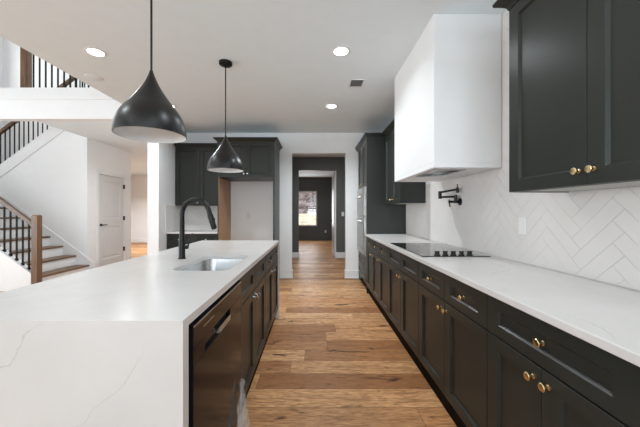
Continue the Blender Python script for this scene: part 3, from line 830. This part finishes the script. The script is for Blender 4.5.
t = thing('ceiling_vent', (0.49, 3.31, H), 'small rectangular ceiling air vent between the recessed lights', 'vent')
mb = MB(); X0, X1, Y0, Y1 = 0.41, 0.57, 3.19, 3.42
mb.box(X0, X1, Y0, Y0 + .012, H - .006, H - .0005); mb.box(X0, X1, Y1 - .05, Y1, H - .006, H - .0005); mb.box(X0, X0 + .012, Y0 + .012, Y1 - .05, H - .006, H - .0005); mb.box(X1 - .012, X1, Y0 + .012, Y1 - .05, H - .006, H - .0005)
mb.build('frame', 'trim', t)
mb = MB(); mb.box(X0 + .012, X1 - .012, Y0 + .012, Y1 - .05, H - .0022, H - .0008); mb.build('backing', 'slot', t)
mb = MB()
for k in range(8): mb.box(X0 + .012, X1 - .012, Y0 + .018 + k * .02, Y0 + .027 + k * .02, H - .006, H - .0024)
mb.build('louvres', 'grille', t)
mb = MB(); mb.lathe((-2.44, 3.15, H - 0.0005), (0, 0, -1), [(0, 0.085), (0.003, 0.085), (0.005, 0.078), (0.006, 0.03)], 32)
tag(mb.build('ceiling_disc', 'ceiling', None, (-2.44, 3.15, H)), 'faint flat white disc on the ceiling by the foyer edge', 'ceiling disc')

# ---- closet door
t = tag(bpy.data.objects.new('door_1', None), 'pale grey two-panel closet door under the stairs', None, None, 'structure')
COL.objects.link(t); t.location = (XS, 6.43, 0); ORG[t.name] = (XS, 6.43, 0)
F = FI(XS - 0.04)
mb = MB()
def ringp(u0, u1, v0, v1, d): return [F(u0, v0, d), F(u1, v0, d), F(u1, v1, d), F(u0, v1, d)]
a, b, z0, z1 = DY0 + 0.004, DY1 - 0.004, 0.006, DZ - 0.004
for u0, u1, v0, v1 in ((a, a + .11, z0, z1), (b - .11, b, z0, z1), (a + .11, b - .11, z0, 0.22), (a + .11, b - .11, 0.93, 1.10), (a + .11, b - .11, 1.93, z1)):
    mb.quadbox(ringp(u0, u1, v0, v1, 0) + ringp(u0, u1, v0, v1, 0.035))
for v0, v1 in ((0.22, 0.93), (1.10, 1.93)):
    mb.loft([ringp(a + .11, b - .11, v0, v1, 0.005), ringp(a + .11, b - .11, v0, v1, 0.034), ringp(a + .125, b - .125, v0 + .015, v1 - .015, 0.024), ringp(a + .15, b - .15, v0 + .04, v1 - .04, 0.024), ringp(a + .165, b - .165, v0 + .055, v1 - .055, 0.030)])
mb.build('door_leaf', 'doorpaint', t)
mb = MB(); mb.lathe((XS - 0.005, a + 0.07, 0.97), (1, 0, 0), [(0, 0.03), (0.008, 0.03), (0.01, 0.012), (0.05, 0.012)], 20); mb.bar((XS + 0.045, a + 0.06, 0.97), (XS + 0.045, a + 0.19, 0.97), 0.016, 0.02); mb.build('door_handle', 'blackmatte', t)
for z in (0.37, 1.10, 1.85):
    mb = MB(); mb.box(XS - 0.006, XS + 0.0215, b - 0.012, b + 0.022, z - 0.05, z + 0.05); mb.build('hinge', 'blackmatte', t)
# ---- open white door in the study
t = tag(bpy.data.objects.new('door_2', None), 'white door standing open inside the study', None, None, 'structure')
COL.objects.link(t); t.location = (0.57, 8.3, 0); ORG[t.name] = (0.57, 8.3, 0)
mb = MB(); mb.box(0.555, 0.59, 7.93, 8.83, 0.008, 2.36, 0.002)
mb.build('door_leaf', 'trim', t)
mb = MB(); mb.lathe((0.555, 8.76, 0.97), (-1, 0, 0), [(0, 0.028), (0.008, 0.028), (0.01, 0.01), (0.035, 0.01), (0.04, 0.026), (0.06, 0.026), (0.065, 0.01)], 18); mb.build('door_handle', 'blackmatte', t)

# ---- study window and the view outside
t = tag(bpy.data.objects.new('window_1', None), 'white sash window in the charcoal end wall', None, None, 'structure')
COL.objects.link(t); t.location = (-0.41, 12.42, WZ0); ORG[t.name] = (-0.41, 12.42, WZ0)
mb = MB(); f = 0.045
mb.box(WX0, WX1, 12.40, 12.47, WZ0, WZ0 + f); mb.box(WX0, WX1, 12.40, 12.47, WZ1 - f, WZ1)
mb.box(WX0, WX0 + f, 12.40, 12.47, WZ0 + f, WZ1 - f); mb.box(WX1 - f, WX1, 12.40, 12.47, WZ0 + f, WZ1 - f)
mb.box(WX0 + f, WX1 - f, 12.41, 12.46, 1.37, 1.42)
mb.build('window_frame', 'trim', t)
mb = MB(); mb.box(WX0 + f, WX1 - f, 12.432, 12.437, WZ0 + f, 1.37); mb.box(WX0 + f, WX1 - f, 12.432, 12.437, 1.42, WZ1 - f); mb.build('window_pane', 'glass', t)
mb = MB(); random.seed(4)
mb.loft([[(-8 + i * 0.8, y, z + random.uniform(-.04, .04)) for i in range(21)] for y, z in ((12.6, -.3), (15, -.25), (17, -.1), (19, .25), (21, .65), (23, 1.0), (24.5, 1.12), (32, 1.2))], False, False, False)
struct('ground_outside', mb, 'drygrass', 'dry tan grass outside the study window')
mb = MB(); random.seed(5); rows = []
for j in range(14):
    rows.append([(-8 + i * 0.6 + random.uniform(-.2, .2), 24 + j * 0.5 + random.uniform(-.4, .4), 1.0 + j * 0.42 + random.uniform(-.15, .15)) for i in range(28)])
mb.loft(rows, False, False, False)
o = mb.build('hillside', 'brush'); tag(o, 'mottled brown wooded slope beyond the window', None, None, 'structure')
for k, (x, y) in enumerate(((-1.7, 26), (-0.75, 27), (-0.1, 25.4))):
    mb = MB(); mb.tube([(x, y, 1.0), (x + 0.05, y, 1.8), (x - 0.05, y, 4.6)], [0.10, 0.07, 0.03], 8)
    random.seed(k)
    for q in range(9):
        z = 1.6 + q * 0.3; s_ = random.choice((-1, 1)); mb.tube([(x, y, z), (x + s_ * random.uniform(.5, 1.1), y + random.uniform(-.4, .4), z + 0.6)], [0.03, 0.008], 5)
    tag(mb.build('bare_tree', 'bark', None, (x, y, 1.0)), 'bare winter tree seen through the study window', 'tree', 'bare trees outside')

# added window frames on solid unseen walls, placed to go with the fill lamps
for n, (c, F, u0, u1, v0, v1) in enumerate((((-0.6, -4.49, 1.45), lambda u, v, d: (u, -4.5 + d, v), -2.4, 1.2, 0.4, 2.5), ((-5.2, -4.49, 1.9), lambda u, v, d: (u, -4.5 + d, v), -7.0, -3.4, 0.5, 3.3), ((-7.59, 2.0, 2.6), lambda u, v, d: (-7.6 + d, u, v), 0.2, 3.8, 0.9, 4.3)), 2):
    t = tag(bpy.data.objects.new('window_%d' % n, None), None, None, None, 'structure'); COL.objects.link(t); t.location = c; ORG[t.name] = c
    mb = MB()
    for a0, a1, b0, b1 in ((u0 - .08, u1 + .08, v0 - .08, v0), (u0 - .08, u1 + .08, v1, v1 + .08), (u0 - .08, u0, v0, v1), (u1, u1 + .08, v0, v1)):
        mb.quadbox([F(a0, b0, 0.002), F(a1, b0, 0.002), F(a1, b1, 0.002), F(a0, b1, 0.002), F(a0, b0, .04), F(a1, b0, .04), F(a1, b1, .04), F(a0, b1, .04)])
    mb.build('window_frame', 'trim', t)

# ---- staircase
t = thing('staircase', (-5.5, 5.5, 0), 'two-flight staircase with brown oak treads and white risers', 'staircase')
RS, RN = 0.1915, 0.26
for i in range(1, 9):
    xn = -4.51 - RN * (i - 1); z = RS * i
    mb = MB(); mb.box(xn - RN - 0.01, xn, 4.605, 5.713, z - 0.03, z, 0.006); mb.build('tread', 'wood_y', t)
    mb = MB(); mb.box(xn - 0.045, xn - 0.025, 4.605, 5.713, z - RS + 0.0, z - 0.031); mb.build('riser', 'trim', t)
zl = RS * 9; xl = -4.51 - RN * 8
mb = MB(); mb.box(xl - 0.045, xl - 0.025, 4.605, 5.713, zl - RS, zl - 0.051); mb.build('riser', 'trim', t)
mb = MB(); mb.box(-7.6, xl, 4.605, 6.94, zl - 0.05, zl, 0.006); mb.build('landing', 'wood_y', t)
rs2 = (Z2 - zl) / 8
for i in range(1, 8):
    xn = -6.52 + 0.26 * (i - 1); z = zl + rs2 * i
    mb = MB(); mb.box(xn, xn + 0.27, 5.835, 6.94, z - 0.03, z, 0.006); mb.build('tread', 'wood_y', t)
    mb = MB(); mb.box(xn + 0.025, xn + 0.045, 5.835, 6.94, z - rs2, z - 0.031); mb.build('riser', 'trim', t)
# closed curb of the lower flight
def zc(x): return 0.33 + 0.7365 * (-4.55 - x)
mb = MB(); mb.prism([(-4.48, 0), (-4.48, zc(-4.48)), (-6.7, zc(-6.7)), (-6.7, 0)], 4.50, 4.60, pl); mb.build('stringer', 'trim', t)
# skirt on the wall side of the lower flight
mb = MB(); sk = lambda x: 0.30 + 0.7365 * (-4.51 - x)
mb.prism([(-4.42, 0), (-4.42, sk(-4.42) - 0.02), (-4.50, sk(-4.50)), (-6.6, sk(-6.6)), (-6.6, sk(-6.6) - 0.6), (-4.9, 0)], 5.7135, 5.7295, pl); mb.build('skirt_board', 'trim', t)
# post and rail
mb = MB(); mb.box(-4.48, -4.39, 4.505, 4.595, 0, 1.19); mb.loft([[(-4.48, 4.505, 1.19), (-4.39, 4.505, 1.19), (-4.39, 4.595, 1.19), (-4.48, 4.595, 1.19)], [(-4.465, 4.52, 1.205), (-4.405, 4.52, 1.205), (-4.405, 4.58, 1.205), (-4.465, 4.58, 1.205)]], False, True)
mb.build('newel_post', 'wood_z', t)
def zh(x): return 1.085 + 0.7365 * (-4.53 - x)
mb = MB(); mb.bar((-4.482, 4.55, zh(-4.482)), (-6.6, 4.55, zh(-6.6)), 0.058, 0.055); mb.build('handrail', 'wood_x', t)
for k in range(19):
    x = -4.56 - k * 0.098
    if x < -6.5: break
    mb = MB(); mb.box(x - 0.009, x + 0.009, 4.541, 4.559, zc(x) - 0.004, zh(x) - 0.02); mb.box(x - 0.017, x + 0.017, 4.533, 4.567, zc(x) - 0.014, zc(x) + 0.028, 0.003)
    mb.build('baluster', 'blackiron', t)
# skirt, balusters and rail of the upper flight
mb = MB(); mb.prism([(-6.6, zb(-6.6)), (XS - 0.002, zb(XS)), (XS - 0.002, zb(XS) + 0.26), (-6.6, zb(-6.6) + 0.26)], 5.712, 5.73, pl)
mb.prism([(-6.6, zb(-6.6) + 0.22), (XS - 0.002, zb(XS) + 0.22), (XS - 0.002, zb(XS) + 0.26), (-6.6, zb(-6.6) + 0.26)], 5.731, 5.84, pl)
mb.build('stringer', 'trim', t)
mb = MB(); mb.bar((-6.6, 5.78, zb(-6.6) + 0.97), (XS - 0.02, 5.78, zb(XS) + 0.97), 0.058, 0.055); mb.build('handrail', 'wood_x', t)
for k in range(21):
    x = -4.66 - k * 0.095
    mb = MB(); mb.box(x - 0.0075, x + 0.0075, 5.7725, 5.7875, zb(x) + 0.255, zb(x) + 0.95); mb.build('baluster', 'blackiron', t)

# railing on the upper floor
t = thing('landing_railing', (-3.6, 4.65, Z2), 'black baluster railing with wooden post on the upper floor edge', 'railing')
mb = MB(); mb.box(-4.755, -4.655, 4.60, 4.70, Z2 + 0.0005, Z2 + 1.15, 0.004); mb.build('newel_post', 'wood_z', t)
mb = MB(); mb.box(-4.653, -2.68, 4.62, 4.68, Z2 + 0.92, Z2 + 0.975, 0.008); mb.build('handrail', 'wood_x', t)
for k in range(21):
    x = -4.585 + 0.1 * k
    if x > -2.68: break
    mb = MB(); mb.box(x - 0.0085, x + 0.0085, 4.6415, 4.6585, Z2 + 0.0005, Z2 + 0.918); mb.build('baluster', 'blackiron', t)
